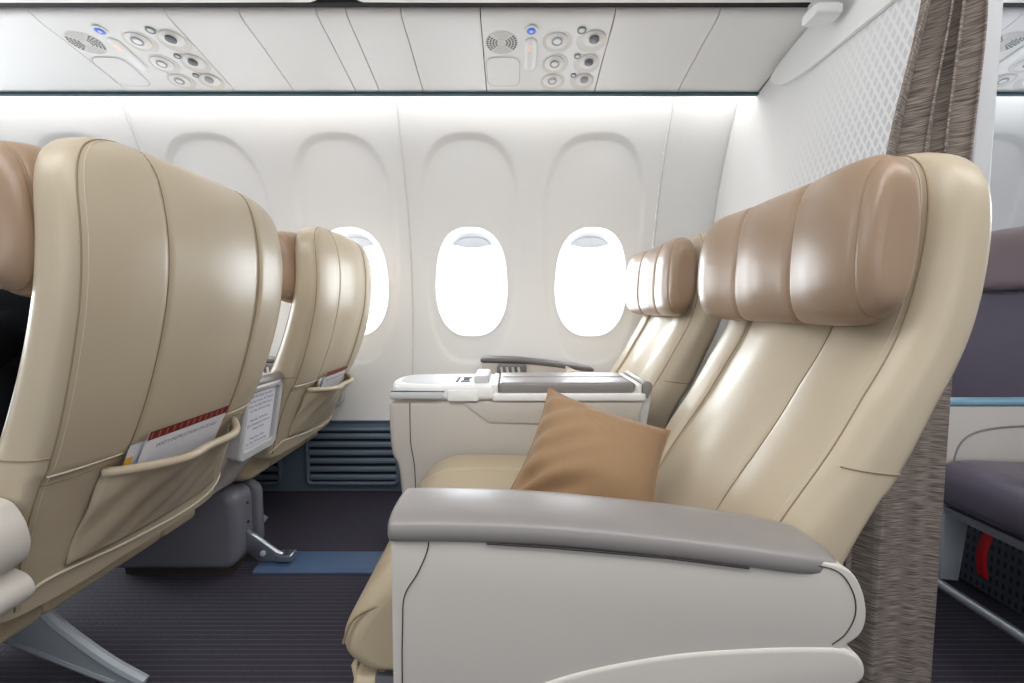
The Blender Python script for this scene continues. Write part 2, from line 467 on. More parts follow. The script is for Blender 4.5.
def service_unit(dx, x0, x1, label):
    t = overhead('service_unit', x0, x1, label, 'passenger service units overhead', 'overhead service panel')
    o = t.location.copy()
    def pos(k):
        x, s_ = psu_at(*REF[k]); return x+dx, s_
    # speaker
    x, s_ = pos('grille'); mb = MB(); c, ex, ey, N3 = disc(mb, o, x, s_, .047, PSUD, 0, .0015)
    sp = mb.build('speaker_grille', t, recalc=True)
    mb = MB()
    for q in range(4):
        rr = .014+.0085*q
        for side in (0, 1):
            for k in range(7):
                a0 = side*PI+math.radians(-42+k*12); a1 = a0+math.radians(8)
                vs = [c+ex*(r_*math.cos(a))+ey*(r_*math.sin(a))+N3*.0022 for r_, a in ((rr,a0),(rr+.005,a0),(rr+.005,a1),(rr,a1))]
                mb.add(vs, [(0,1,2,3)], TEAL)
            for sgn in (1,):
                for k in range(6):
                    a0 = PI/2+side*PI+math.radians(-34+k*12); a1 = a0+math.radians(7)
                    vs = [c+ex*(r_*math.cos(a))+ey*(r_*math.sin(a))+N3*.0022 for r_, a in ((rr,a0),(rr+.004,a0),(rr+.004,a1),(rr,a1))]
                    mb.add(vs, [(0,1,2,3)], LGREY)
    mb.build('speaker_slots', sp, smooth=False, recalc=False)
    # call button
    x, s_ = pos('call'); mb = MB(); disc(mb, o, x, s_, .019, WHITE, 0, .004, ring=.72); disc(mb, o, x, s_, .0145, BLUE, .0, .003, dome=.002)
    disc(mb, o, x, s_, .005, WHITE, .003, .0062); mb.build('call_button', t)
    # sign lens: capsule
    x, s_ = pos('lens'); p, nn, d = psu(s_); c = Vector((x, p[0], p[1]))-o; nn = nn if nn[1] < 0 else -nn
    E, G, N3 = Vector((1,0,0)), Vector((0,d[0],d[1])), Vector((0,nn[0],nn[1]))
    mb = MB(); cap = rrect(-.018,-.068,.018,.068,.0175)
    rows = [[c+E*q[0]*k+G*q[1]*(k if k > .9 else .93)+N3*h for q in cap] for k, h in ((1,0),(1,.003),(.85,.0045),(.3,.005),(.02,.005))]
    mb.grid(rows, WHITE, close_u=True)
    rows = [[c+E*(q[0]*.35-.004)+G*(q[1]*.22-.034)+N3*h for q in cap] for h in (.004,.0056)]
    mb.grid([rows[1], [c+E*(-.004)+G*(-.034)+N3*.0056 for q in cap]], AMBER, close_u=True)
    mb.build('sign_lens', t)
    # small door
    x, s_ = pos('door'); p, nn, d = psu(s_); c = Vector((x, p[0], p[1]))-o; nn = nn if nn[1] < 0 else -nn
    G, N3 = Vector((0,d[0],d[1])), Vector((0,nn[0],nn[1]))
    mb = MB(); q0 = rrect(-.053,-.066,.053,.066,.028); q1 = rrect(-.0515,-.0645,.0515,.0645,.027)
    mb.grid([[c+E*a[0]+G*a[1]+N3*.0016 for a in q0], [c+E*a[0]+G*a[1]+N3*.0016 for a in q1]], SHADE, close_u=True)
    mb.grid([[c+E*a[0]+G*a[1]+N3*.0013 for a in q1], [c+N3*.0013 for a in q1]], PSU, close_u=True)
    mb.build('access_door', t)
    for k, r in (('l0',.045), ('l1',.042), ('l2',.041)):
        x, s_ = pos(k); mb = MB(); disc(mb, o, x, s_, r, WHITE, 0, .0015, ring=.97); disc(mb, o, x, s_, r*.97, PSUD, 0, .0008)
        lt = mb.build('reading_light', t)
        mb = MB(); disc(mb, o, x-.002, s_-.012, r*.72, PSU, .0, .003, dome=.004); disc(mb, o, x-.002, s_-.02, r*.36, SHADE, .002, .0085, ring=.7)
        disc(mb, o, x-.002, s_-.02, r*.22, WHITE, .002, .0085); mb.build('lamp_barrel', lt)
    for k, r in (('n0',.046), ('n1',.042), ('n2',.040)):
        x, s_ = pos(k); mb = MB(); disc(mb, o, x, s_, r, WHITE, 0, .0015, ring=.97); disc(mb, o, x, s_, r*.97, PSUD, 0, .0008)
        nz = mb.build('air_nozzle', t)
        mb = MB(); disc(mb, o, x+.004, s_-.03, r*.70, PSU, .0, .004, dome=.004)
        disc(mb, o, x+.004, s_-.045, r*.32, NOZ if k != 'n2' else SHADE, .004, .012, dome=.003); mb.build('nozzle_ball', nz)
    for k, r in (('b0',.013), ('b1',.010), ('b2',.009)):
        x, s_ = pos(k); mb = MB(); disc(mb, o, x, s_, r, NOZ, 0, .003, ring=.62); disc(mb, o, x, s_, r*.62, TRAY, 0, .0025, dome=.001); mb.build('light_button', t)
    return t
xa, xb = top_x(480), top_x(616)
service_unit(0, xa, xb, 'white overhead service panel with reading lights and air nozzles, above the windows between the rows')
DXL = top_x(163)-xb
service_unit(DXL, xa+DXL, xb+DXL, 'white overhead service panel above the front seats at the left')
service_unit(1.475, xa+1.475, xb+1.475, 'overhead service panel beyond the curtain, right edge of the photo')
FG = 'plain overhead filler panels'
seamx = [xb+DXL, top_x(237), top_x(315), top_x(345), top_x(400), xa]
names = ['wide plain overhead panel just right of the left service unit', 'plain overhead panel left of the gap between the bins', 'narrow plain overhead strip under the gap between the bins', 'narrow plain overhead strip just right of the gap between the bins', 'plain overhead panel just left of the service unit between the rows']
for a, b, l in zip(seamx, seamx[1:], names): overhead('overhead_filler', a, b, l, FG)
overhead('overhead_filler', xb, top_x(721), 'plain overhead panel just right of the service unit between the rows', FG)
overhead('overhead_filler', top_x(721), .838, 'plain overhead panel meeting the white cabin divider', FG)
overhead('overhead_filler', X0, xa+DXL, 'plain overhead panel at the far left, left of the left service unit', FG)
overhead('overhead_filler', .92, xa+1.475, 'plain overhead panel just beyond the divider edge post', FG)
# lip and cove lights
mb = MB(); mb.box((X0,1.640,1.522), (X1,1.656,1.5295), TEAL); tag(mb.build('trim_1', smooth=False), kind='structure')
mb = MB(); mb.prism([(1.652,1.53),(1.656,1.53),(1.668,1.66),(1.664,1.66)], PSU, 'x', X0, X1); tag(mb.build('trim_2', smooth=False), kind='structure')
for a, b, l in ((-2.6,-1.50,'far left glowing white cove light strip'), (-1.42,-.48,'glowing white cove light strip above the window seats in front'), (-.39,.50,'glowing white cove light strip above the two clear windows'), (.66,.845,'short glowing cove light strip next to the divider'), (.95,1.55,'glowing cove light strip beyond the curtain')):
    mb = MB(); c = (a+b)/2; mb.box((a-c,-.03,-.006), (b-c,.03,.006), STRIP)
    o = mb.build('cove_light', smooth=False); o.location = (c, 1.72, 1.60); tag(o, l, 'light', 'cove lights along the wall top')
# dark gap between service panels and bins, bins
mb = MB(); mb.box((X0,1.288,1.60), (X1,1.308,1.80), BLACK); mb.box((X0,1.30,1.655), (X1,1.66,1.67), BLACK); tag(mb.build('trim_3', smooth=False), kind='structure')
def bin_(x0, x1, label):
    o = Vector(((x0+x1)/2, 1.0, 1.7)); prof = crv([(.60,2.12),(.58,1.95),(.66,1.83),(.85,1.74),(1.05,1.672),(1.19,1.628),(1.245,1.612),(1.268,1.618),(1.276,1.64),(1.28,1.75),(1.28,2.12)], 6)
    mb = MB(); cy = sum(p[0] for p in prof)/len(prof); cz = sum(p[1] for p in prof)/len(prof)
    rows = []
    for k in range(-8, 9):
        f = max(0, abs(k)-2)/6; xx = (x1-x0)/2-.05*(1-math.sin(f*PI/2)) if abs(k) > 2 else (x1-x0)/2*abs(k)/3
        ins = .04*(1-math.sqrt(max(0, 1-f*f)))
        rows.append([(math.copysign(xx, k) if k else 0, p[0]-(p[0]-cy)*ins*4-o.y, p[1]+min(.045, (1-math.sqrt(max(0,1-f*f)))*.045)-o.z) for p in prof])
    mb.grid(rows, PSU)
    for r in (rows[0], rows[-1]): mb.add(r, [tuple(range(len(r)))], PSU)
    b = mb.build('overhead_bin', sharp=60); o.z -= .030; b.location = o; tag(b, label, 'overhead bin', 'overhead bins')
bin_(X0, at(325,6,1.27).x, 'white overhead bin edge left of the dark gap')
bin_(at(351,6,1.27).x, .838, 'white overhead bin edge right of the dark gap, above the windows')
bin_(.925, X1, 'overhead bin edge beyond the curtain')
mb = MB(); mb.box((X0,-.5,2.14), (X1,1.28,2.17), WALL); tag(mb.build('ceiling', smooth=False), kind='structure')

# ------------------------------------------------------------------ cabin divider
DX = .840
div = thing('cabin_divider', 'white cabin divider wall printed with pale diamonds behind the rear seats', 'partition', (DX+.015, 1.4, 0))
def D(x, y, z): return (x-DX-.015, y-1.4, z)
mb = MB()
out = [(.955,.0), (1.93,.0), (1.93,.34)]+[(wall_y(z)-.004, z) for z in [.36+.1*k for k in range(13)]]+[(1.80,1.575), (1.672,1.56), (1.655,1.518)]+[(p[0], p[1]-.004) for p in reversed(PROF[12:])]+[(1.285,1.60), (1.27,1.57),(1.2,1.585),(1.05,1.62),(.885,1.67),(.885,.86),(.955,.82)]
mb.prism([(p[0]-1.4, p[1]) for p in out], DIAMOND, 'x', -.015, .015)
pn = mb.build('divider_panel', div, smooth=False)
pn.data.update()
mb = MB(); mb.prism([(p[0]-DX-.015, p[1]-1.4) for p in rrect(DX-.002,.868,DX+.036,.889,.006)], LGREY, 'z', .85, 2.1)
mb.build('edge_post', div, sharp=50)
# curved closing panel under the bin
fair = crv([(.905,1.462),(1.06,1.464),(1.20,1.463),(1.33,1.462),(1.42,1.468),(1.49,1.484),(1.535,1.512),(1.545,1.535)], 6)
poly = [(p[0]-1.4, p[1]) for p in fair]+[(q[0]-1.4, q[1]) for q in ((1.5,1.552),(1.43,1.566),(1.36,1.578),(1.3,1.592),(1.2,1.614),(1.05,1.657),(.905,1.70))]
mb = MB(); mb.prism(poly, WHITE, 'x', -.030, -.015); mb.build('closing_panel', div, bevel=.006, seg=3)
# latch housing by the bin end
lat = thing('latch_housing', 'small rounded white housing at the bin end against the divider', 'bracket', at(822,15,1.22))
mb = MB(); rows = []
for k, (xx, s_) in enumerate(((-.034,.6),(-.032,.82),(-.025,.95),(.0,.95),(.02,.95),(.03,.9))):
    rows.append([(xx, .035*s_*sell(2*PI*i/24,4)[0], .016*s_*sell(2*PI*i/24,4)[1]) for i in range(24)])
mb.grid(rows, WHITE, close_u=True); mb.add(rows[0], [tuple(range(24))], WHITE); mb.build('housing', lat)
mb = MB(); mb.box((-.02,-.02,.014), (.03,.03,.04), LGREY); mb.build('mount', lat, bevel=.004, seg=2)

# ------------------------------------------------------------------ curtain
def curtain():
    rows = []
    NZ, NS = 64, 220
    left = spline([0,.3,.6,.9,1.12,1.41,1.75], [.660,.660,.665,.680,.690,.742,.765])
    for i in range(NZ+1):
        z = .02+1.62*i/NZ; row = []
        x0, x1 = left(z), .832
        g = max(0, min(1, (z-.75)/.55)); g = g*g*(3-2*g)
        for j in range(NS+1):
            s_ = j/NS
            ph = 2*PI*(3.1*s_+.16*math.sin(6.5*s_+1.7*z+.4))+.5*math.sin(1.9*z+.6)*g
            low = .10+.90*max(0, min(1, (.38-s_)/.15))     # low down the front layer hangs flat, folds show at its left
            amp = low*(1-g)*.022+g*(.024-.004*s_)
            x = x0+(x1-x0)*s_+(x1-x0)*.060*math.sin(2*ph+.8)*(g+(1-g)*low*.5)
            y = .886-amp*math.sin(ph)-.010*s_+(.028*(1-g)*max(0, (.30-s_)/.30))
            x += .004*math.sin(3*z+9*s_)*g
            row.append((min(x, .836)-.77, y-.88, z))
        rows.append(row)
    mb = MB(); mb.grid(rows, CURTAIN)
    c = mb.build('curtain', solid=.0025, sharp=180); c.location = (.77,.88,0)
    tag(c, 'gathered grey-brown woven curtain hanging at the aisle edge of the divider', 'curtain')
    for j in (0, NS):
        mb = MB(); mb.tube([rows[i][j] for i in range(NZ+1)], .0022, CURTAIN, 6); mb.build('hem', c)
curtain()

# ------------------------------------------------------------------ business seats
ZB0, ZT0, Z1 = .345, 1.068, .80
f_edge = spline([.30,.36,.48,.64,.79,.90,1.0,1.09], [.246,.258,.296,.366,.410,.424,.418,.402])
f_tf = spline([.30,.48,.64,.79,1.0,1.09], [.135,.11,.088,.072,.055,.05])
f_w_up = spline([.30,.45,.6,.8,1.1], [.24,.255,.272,.284,.285])
f_w_re = spline([.30,.45,.6,.8,1.1], [.268,.278,.284,.285,.285])
RECL = [False]
def f_w(z): return (f_w_re if RECL[0] else f_w_up)(z)
def wscale(z):
    if z < Z1: return 1, 1
    t = min(1, (z-Z1)/(ZT0-Z1))
    return (1-t**7)**(1/4.2)*.999+.001, max(.02, (1-t**9))**.5
GRO = (-.135, .135)
def back_pt(side, z, y):
    """local upright back surface; side -1 front, +1 rear"""
    ws, ts = wscale(z)
    W = f_w(z)*ws; q = min(1, abs(y)/max(W,1e-6)); n = 3.0 if side > 0 else 3.6
    h = (1-q**n)**(1/n)
    xm = f_edge(z)-.022+(.022*max(0, min(1, (.7-z)/.25))+.009*math.exp(-((z-.78)/.11)**2) if RECL[0] else 0)
    g = sum(math.exp(-((y-g_)/.006)**2) for g_ in GRO)*.0045
    if z < .57 and side > 0: g = 0
    puff = 0
    if side < 0:
        puff = .008*math.cos(y/.135*PI) if abs(y) < .135 else .008*math.cos((abs(y)-.205)/.07*PI/2)
        return xm-ts*max(0, f_tf(z)*h+(puff-g)*h)
    if z > .57: puff = .004*math.cos(y/.135*PI) if abs(y) < .135 else 0
    # rear panel dips under the horizontal seam
    st = .0
    if z < .575: st = -.010*min(1, (.575-z)/.012)
    return xm+ts*max(0, .046*h+(puff-g+st)*h)
def ysamples(W):
    ys = []
    for k in range(73):
        a = PI*k/72; ys.append(-math.copysign(abs(math.cos(a))**.72, math.cos(a))*W)
    for g in GRO:
        for d in (-.014,-.009,-.006,-.003,0,.003,.006,.009,.014): ys.append((g+d)/.285*W)
    return sorted(ys)
def make_back(t, xf, zlo=ZB0):
    zs = [zlo+(ZT0-zlo)*k/70 for k in range(63)]
    z0 = zs[-1]; zs += [z0+(ZT0-z0)*math.sin(PI/2*k/16) for k in range(1,17)]
    zs += [.575, .569, .563]; zs.sort()
    for side, name, m in ((-1,'backrest',LEATHER), (1,'back_cover',LEATHER)):
        rows = []
        for z in zs:
            W = f_w(z)*wscale(z)[0]
            rows.append([xf(back_pt(side, z, y), y, z) for y in ysamples(W)])
        mb = MB(); mb.grid(rows, m)
        # bottom closing strip
        W = f_w(zlo); ys = ysamples(W)
        xm = f_edge(zlo)-.022+(.022 if RECL[0] else 0)
        mb.grid([[xf(back_pt(side, zlo, y), y, zlo) for y in ys], [xf(xm, y, zlo-.006*(1-(y/W)**4)) for y in ys]], m)
        ztop = .985
        for g in GRO:
            za = .575 if side > 0 else zlo+.05
            gz = [za+(ZT0-.004-za)*k/50 for k in range(51)]
            mb.tube([xf(back_pt(side, z, g)+side*.0005, g, z) for z in gz], .0009, SEAM, 5)
        # piping round the edge of the face
        for fr, rr in ((.955, .0012), (.93, .0005)):
            loop = []
            for sgn in (-1, 1):
                seg = []
                for k in range(70):
                    z = zlo+.01+(ZT0-zlo-.016)*(1-(1-k/69)**1.6)
                    y = sgn*(fr if side > 0 else fr-.06)*f_w(z)*wscale(z)[0]
                    seg.append(xf(back_pt(side, z, y)+side*.0006, y, z))
                loop += seg if sgn < 0 else list(reversed(seg))
            mb.tube(loop, rr, SEAM if rr > .001 else SEAML, 5)
        if side > 0:
            zz = .570; W = f_w(zz)
            mb.tube([xf(back_pt(1, zz, y)+.001, y, zz) for y in [W*(-.945+1.89*k/60) for k in range(61)]], 0.0019, SEAML, 6)
            mb.tube([xf(back_pt(1, zz-.014, y)+.0004, y, zz-.014) for y in [W*(-.945+1.89*k/60) for k in range(61)]], .0011, SEAM, 5)
        else:
            for sgn in (-1, 1):      # cross seam on the side bolster
                zz = .60; W = f_w(zz); pts = []
                for k in range(13):
                    y = sgn*W*(1-.05*(1-k/12)**2.6); pts.append(xf(back_pt(-1, zz, y)-.0006, y+sgn*.0006, zz))
                for k in range(1, 13):
                    y = sgn*W*(1-.05*(k/12)**2.6); pts.append(xf(back_pt(1, zz, y)+.0006, y+sgn*.0006, zz))
                mb.tube(pts, .0011, SEAM, 5)
        mb.build(name, t, sharp=180)

def make_headrest(t, xf, ox=0, oz=0, hz=.121):
    n = 40; rows = []
    cx, cz, hx, hy = .313+ox, .908+oz, .047, .290
    ts = [math.sin(PI/2*k/24) for k in range(-24, 25)]
    extra = []
    for g in (-.098, .098): extra += [(g+d)/hy for d in (-.008,-.004,-.002,0,.002,.004,.008)]
    extra += [sg*(.262+d)/hy for sg in (-1,1) for d in (-.006,-.002,0,.002,.006)]
    ts = sorted(ts+extra)
    def pt(t_, a):
        k = (1-abs(t_)**9)**(1/3.0)
        y = t_*hy
        g = sum(math.exp(-((y-g_)/.005)**2) for g_ in (-.098,.098))*.006+sum(math.exp(-((abs(y)-.262)/.004)**2) for _ in (0,))*.003
        c, s_ = sell(a, 2.5)
        bow = .016*(y/hy)**2
        hh = hz*(.45+.55*k)*(1-.10*max(0,-t_*t_*0)); xx = hx*(.30+.70*k); xx *= 1+.10*math.cos(y/.098*PI)*(1 if c < 0 else 0)
        x = cx-bow+xx*c+.012*(1-s_)*.5; z = cz+hh*s_
        if abs(t_) > .9999: x = cx-bow+xx*c*.9; z = cz+hh*s_*.97
        L = max(.001, math.hypot(c*xx, s_*hh)); x -= g*c*xx/L; z -= g*s_*hh/L
        return xf(x, y, z)
    mb = MB()
    rows = [[pt(t_, 2*PI*k/n) for k in range(n)] for t_ in ts]
    mb.grid(rows, BROWN, close_u=True)
    for r in (rows[0], rows[-1]):
        mb.add(r, [tuple(range(n))], BROWN)
    for g in (-.098, .098, -.262, .262):
        mb.tube([pt(g/hy, 2*PI*k/60) for k in range(61)], 0.0010, SEAM, 5, cap=False)
    h = mb.build('headrest', t, sharp=60)
    mb = MB()
    for y in (-.11, .11):
        mb.tube([xf(.372, y, .86), xf(.392, y, .85)], .012, GAP, 8)
    mb.build('headrest_mount', h)

def loft_profile(mb, prof, y0, y1, m, r=.03, n=8, seams=(), wav=0):
    """soft upholstered block: closed x,z profile swept along y with rounded ends"""
    cx = sum(p[0] for p in prof)/len(prof); cz = sum(p[1] for p in prof)/len(prof)
    st = [(y0+r*(1-math.cos(PI/2*k/n)), 1-math.sin(PI/2*k/n)) for k in range(n+1)]
    mid = [(y0+r+(y1-y0-2*r)*k/40, 0) for k in range(1, 40)]
    for g in seams: mid += [(g+d, 0) for d in (-.008,-.004,-.002,0,.002,.004,.008)]
    st = st+sorted(mid)+[(y1-r*(1-math.cos(PI/2*k/n)), 1-math.sin(PI/2*k/n)) for k in range(n, -1, -1)]
    rows = []
    for y, ins in st:
        row = []
        g = sum(math.exp(-((y-g_)/.006)**2) for g_ in seams)*.006
        for p in prof:
            d = Vector((p[0]-cx, p[1]-cz)); L = d.length
            q = d*(1-(ins*r+g)/L); row.append((cx+q[0], y, cz+q[1]))
        rows.append(row)
    mb.grid(rows, m, close_u=True)
    for rr in (rows[0], rows[-1]): mb.add(rr, [tuple(range(len(rr)))], m)
    return rows

def make_cushion(t, x=0):
    prof = crv([(-.05,.432),(-.15,.428),(-.205,.395),(-.242,.340),(-.250,.305),(-.232,.280),(-.19,.268),(0,.262),(.21,.262),(.235,.30),(.235,.40),(.21,.425),(.1,.428)], 6, closed=True)
    mb = MB(); loft_profile(mb, [(p[0]+x, p[1]) for p in prof], -.268, .268, LEATHER2, .035, seams=(-.135,.135))
    # seam along the nose
    for yy in (-.255,):
        pass
    nose = [(-.2485+x, y, .313) for y in [-.235+.47*k/20 for k in range(21)]]
    mb.tube(nose, .0022, SEAM, 5)
    side = [(-.246,.318),(-.232,.352),(-.20,.372),(-.15,.38),(-.06,.382)]
    for sg in (-1, 1): mb.tube([(p[0]*.985+x, sg*.2655, p[1]) for p in crv(side, 5)], .002, SEAM, 5)
    mb.build('seat_cushion', t, sharp=60)
    prof = crv([(-.215,.258),(-.235,.25),(-.238,.18),(-.225,.07),(-.19,.06),(-.175,.15),(-.18,.255)], 6, closed=True)
    mb = MB(); loft_profile(mb, [(p[0]+x, p[1]) for p in prof], -.262, .262, LEATHER2, .02)
    lr = mb.build('leg_rest', t, sharp=60)
    mb = MB(); rows = []
    for k in range(9):
        z = .10+.135*k/8; row = []
        for j in range(25):
            y = -.23+.46*j/24; row.append((-.236-.018*math.sin(PI*j/24)**.5*(k/8)-.004*math.sin(j*1.7)*k/8+x, y, z+.006*math.sin(j*.9)*(k/8)))
        rows.append(row)
    mb.grid(rows, LEATHER2); mb.tube(rows[-1], .004, LEATHER2, 6); mb.build('leg_rest_pocket', lr, solid=.003, sharp=180)

def make_pocket(t, xf, cards=True):
    zlo, zhi = .385, .545; yw = .19
    rows = []
    for i in range(25):
        f = i/24; row = []
        for j in range(41):
            s_ = -1+2*j/40
            z = zlo+(zhi-zlo)*f+.014*(1-s_*s_)*(-f)+(.012*s_*s_*(1-f)*1.0)
            o = .004+(.055*f**1.15)*(1-abs(s_)**3.2)+.006*math.sin(7*s_+4*f)*f*(1-s_*s_)+.004*math.sin(13*s_-7*f)*(1-f)*f*4
            y = s_*(yw-.012*f)+.01
            row.append(xf(back_pt(1, z, y)+o, y, z))
        rows.append(row)
    mb = MB(); mb.grid(rows, LEATHER); mb.tube(rows[-1], .0065, LEATHER, 8)
    mb.build('seat_pocket', t, solid=.004, sharp=180)
    mb = MB()
    ln = [xf(back_pt(1, z, y)+.003, y, z) for y, z in [(p[0], p[1]) for p in crv([(-.245,.362),(-.23,.376),(-.19,.388),(-.05,.372),(.1,.362),(.2,.37),(.255,.40)], 8)]]
    mb.tube(ln, .0024, SEAML, 6); mb.build('piping', t)

ARM = [(-.1415,.545)]
def make_arm(t, yo, yi, x=0):
    """fixed armrest wall; yo outer face, yi inner face (local y)"""
    lo, hi = min(yo,yi), max(yo,yi); sg = -1 if yo < yi else 1
    mainp = crv([(-.143,.530),(-.144,.40),(-.144,.2)], 2)
    aft = crv([(.372,.498),(.402,.487),(.418,.462),(.424,.432),(.418,.408),(.398,.392)], 6)
    poly = [(p[0]+x, p[1]) for p in mainp]+[(p[0]+x, p[1]) for p in [Vector((-.12,.17)), Vector((.0,.19)), Vector((.15,.26)), Vector((.30,.325)), Vector((.39,.36))]+list(reversed(aft))]
    mb = MB(); mb.prism(poly, PANEL, 'y', lo, hi)
    b = mb.build('armrest_panel', t, bevel=.012, seg=4, ang=30)
    mb = MB()
    ys = yo+sg*.0004
    ln = crv([(-.098,.530),(-.1005,.512),(-.112,.485),(-.128,.457),(-.131,.42),(-.1325,.36),(-.132,.25)], 8)
    mb.tube([(p[0]+x, ys, p[1]) for p in ln], .0008, GAP, 5)
    mb.build('panel_joint', b); mb = MB()
    ln = crv([(.345,.497),(.385,.488),(.405,.463),(.41,.435),(.40,.41),(.384,.396)], 8)
    mb.tube([(p[0]+x, ys, p[1]) for p in ln], .0008, GAP, 5)
    mb.build('panel_joint', b)
    # lower side fairing
    low = crv([(-.06,.17),(-.05,.30),(.05,.352),(.18,.382),(.30,.392),(.384,.393)], 8)+crv([(.398,.391),(.416,.382),(.425,.366),(.421,.350),(.40,.341),(.30,.315),(.12,.24),(.0,.18)], 6)
    mb = MB(); mb.prism([(p[0]+x, p[1]) for p in low], PANEL, 'y', yo+sg*.003, yi-sg*.002)
    mb.build('lower_fairing', t, bevel=.006, seg=4, ang=30)
    # padded cap
    st = crv([(-.148,.541,.3),(-.148,.542,.55),(-.145,.543,.85),(-.134,.5435,1),(-.06,.543,1),(.05,.538,1),(.18,.525,1),(.28,.512,1),(.34,.503,.95),(.375,.498,.75),(.392,.494,.45),(.396,.492,.12)], 5)
    rows = []
    for p in st:
        k = max(.05, p[2]); hw = .056*(.55+.45*k); hh = .0175*(.35+.65*k)
        row = []
        for i in range(32):
            c, s_ = sell(2*PI*i/32, 3.4)
            crown = .004*(1-(c*c)) if s_ > 0 else 0
            row.append((p[0]+x, (yo+yi)/2-sg*.010*0+hw*c, p[1]-.008+hh*s_+crown*.6))
        rows.append(row)
    mb = MB(); mb.grid(rows, CAP, close_u=True)
    for r in (rows[0], rows[-1]): mb.add(r, [tuple(range(32))], CAP)
    cp = mb.build('armrest_cap', t, sharp=60)
    mb = MB(); mb.tube([(px+x, yo-sg*.0+sg*.002, pz) for px, pz in ((-.03,.5228),(.05,.5175),(.18,.5055),(.28,.4925))], .0016, GAP, 6)
    mb.build('cap_gap', cp)

def make_legs(t, x=0, yl=.03):
    for yy in (yl, -yl-.1):
        mb = MB()
        poly = [(-.16,.22)]+[(p[0], p[1]) for p in crv([(.02,.22),(.05,.185),(.068,.155),(.11,.115),(.19,.052),(.262,.004)], 5)]+[(.20,.004),(.15,.030),(-.05,.118),(-.16,.150)]
        mb.prism([(p[0]+x, p[1]) for p in poly], STEEL, 'y', yy-.004, yy+.004)
        mb.tube([(p[0]+x, yy, p[1]) for p in crv([(.0,.225),(.05,.185),(.068,.155),(.11,.115),(.19,.052),(.262,.008)], 6)], .0115, STEEL, 8)
        mb.tube([(p[0]+x, yy, p[1]) for p in ((-.16,.150),(-.05,.115),(.15,.028),(.2,.008))], .008, STEEL, 8)
        mb.box((-.18+x,yy-.018,0.0), (-.145+x,yy+.018,.235), STEEL)
        mb.build('leg', t, sharp=40)
    mb = MB()
    for xx in (-.13, .04): mb.tube([(xx+x,-.27,.238), (xx+x,.27,.238)], .022, STEEL, 12)
    mb.box((-.20+x,-.26,.25), (.10+x,.26,.262), BOX)
    mb.build('seat_frame', t, sharp=40)

YA, YW = .90, 1.652           # seat centre lines
def recliner(deg, slide, px=.25, pz=.35, dz_=0):
    c, s_ = math.cos(math.radians(deg)), math.sin(math.radians(deg))
    def xf(x, y, z):
        dx, dz = x-px, z-pz
        return (px+slide+dx*c+dz*s_, y, pz+dz_-dx*s_+dz*c)
    return xf
UP = recliner(0, 0); RE = recliner(6, .15, dz_=-.016); UP = recliner(0, .04, dz_=-.012)
def seat(x0, yc, xf, label, arm, group):
    t = thing('airline_seat', label, 'seat', (x0, yc, 0), group)
    RECL[0] = x0 > -.5
    make_back(t, xf); make_headrest(t, xf, *((.012,.024,.111) if x0 < -.5 else (-.012,.008,.121))); make_cushion(t); make_pocket(t, xf)
    if arm == 'aisle':
      make_arm(t, .53-yc, .632-yc)
      if x0 < -.5:
        for o in COL.objects:
            if o.parent == t and o.name.split('.')[0] in ('armrest_panel','lower_fairing','armrest_cap'): o.location += Vector((-.060,0,.042))
    else: make_window_arm(t, 1.93-yc)
    make_legs(t, 0 if arm == 'aisle' else -.14)
    return t
def make_window_arm(t, y0):
    y1 = y0+.052
    mb = MB(); mb.prism([(-.125,.568),(-.125,.32),(.20,.30),(.32,.40),(.34,.53),(.25,.555)], PANELD, 'y', y0+.004, y1-.004)
    mb.build('armrest_panel', t, bevel=.006, seg=3)
    rows = []
    for p in crv([(-.132,.578,.2),(-.128,.579,.8),(-.1,.58,1),(.0,.578,1),(.08,.572,1),(.2,.557,1),(.32,.54,.9),(.345,.535,.3)], 5):
        rows.append([(p[0], (y0+y1)/2+.029*sell(2*PI*i/20,3)[0]*(.5+.5*p[2]), p[1]+.014*p[2]*sell(2*PI*i/20,3)[1]) for i in range(20)])
    mb = MB(); mb.grid(rows, CAPD, close_u=True)
    for r in (rows[0], rows[-1]): mb.add(r, [tuple(range(20))], CAPD)
    mb.build('armrest_cap', t, sharp=60)
    h = MB(); rows = []
    for xx, k in ((-.062,.5),(-.058,1),(.055,1),(.06,.5)):
        rows.append([(xx, y0-.002-.010*k*sell(2*PI*i/20,3)[0]-.004, .535+.030*k*sell(2*PI*i/20,3)[1]) for i in range(20)])
    h.grid(rows, CAPD, close_u=True); h.build('handset', t, sharp=50)
    for k in range(4):
        mb = MB(); mb.tube([(-.04+.024*k, y0-.017, .515), (-.043+.024*k, y0-.018, .535), (-.046+.024*k, y0-.016, .552)], .0055, LGREY, 8)
        mb.build('handset_rib', t)

SG = 'beige leather business seats'
XL = -1.04
seat(0, YA, RE, 'near reclined beige leather seat facing left with brown headrest, holding the tan cushion', 'aisle', SG)
seat(0, YW, RE, 'reclined beige leather window seat behind the grey console, next to the clear windows', 'window', SG)
seat(XL, YA, UP, 'large near beige leather seat seen from behind at the left, cards in its back pocket', 'aisle', SG)
seat(XL, YW, UP, 'smaller beige leather window seat seen from behind, left of the windows', 'window', SG)

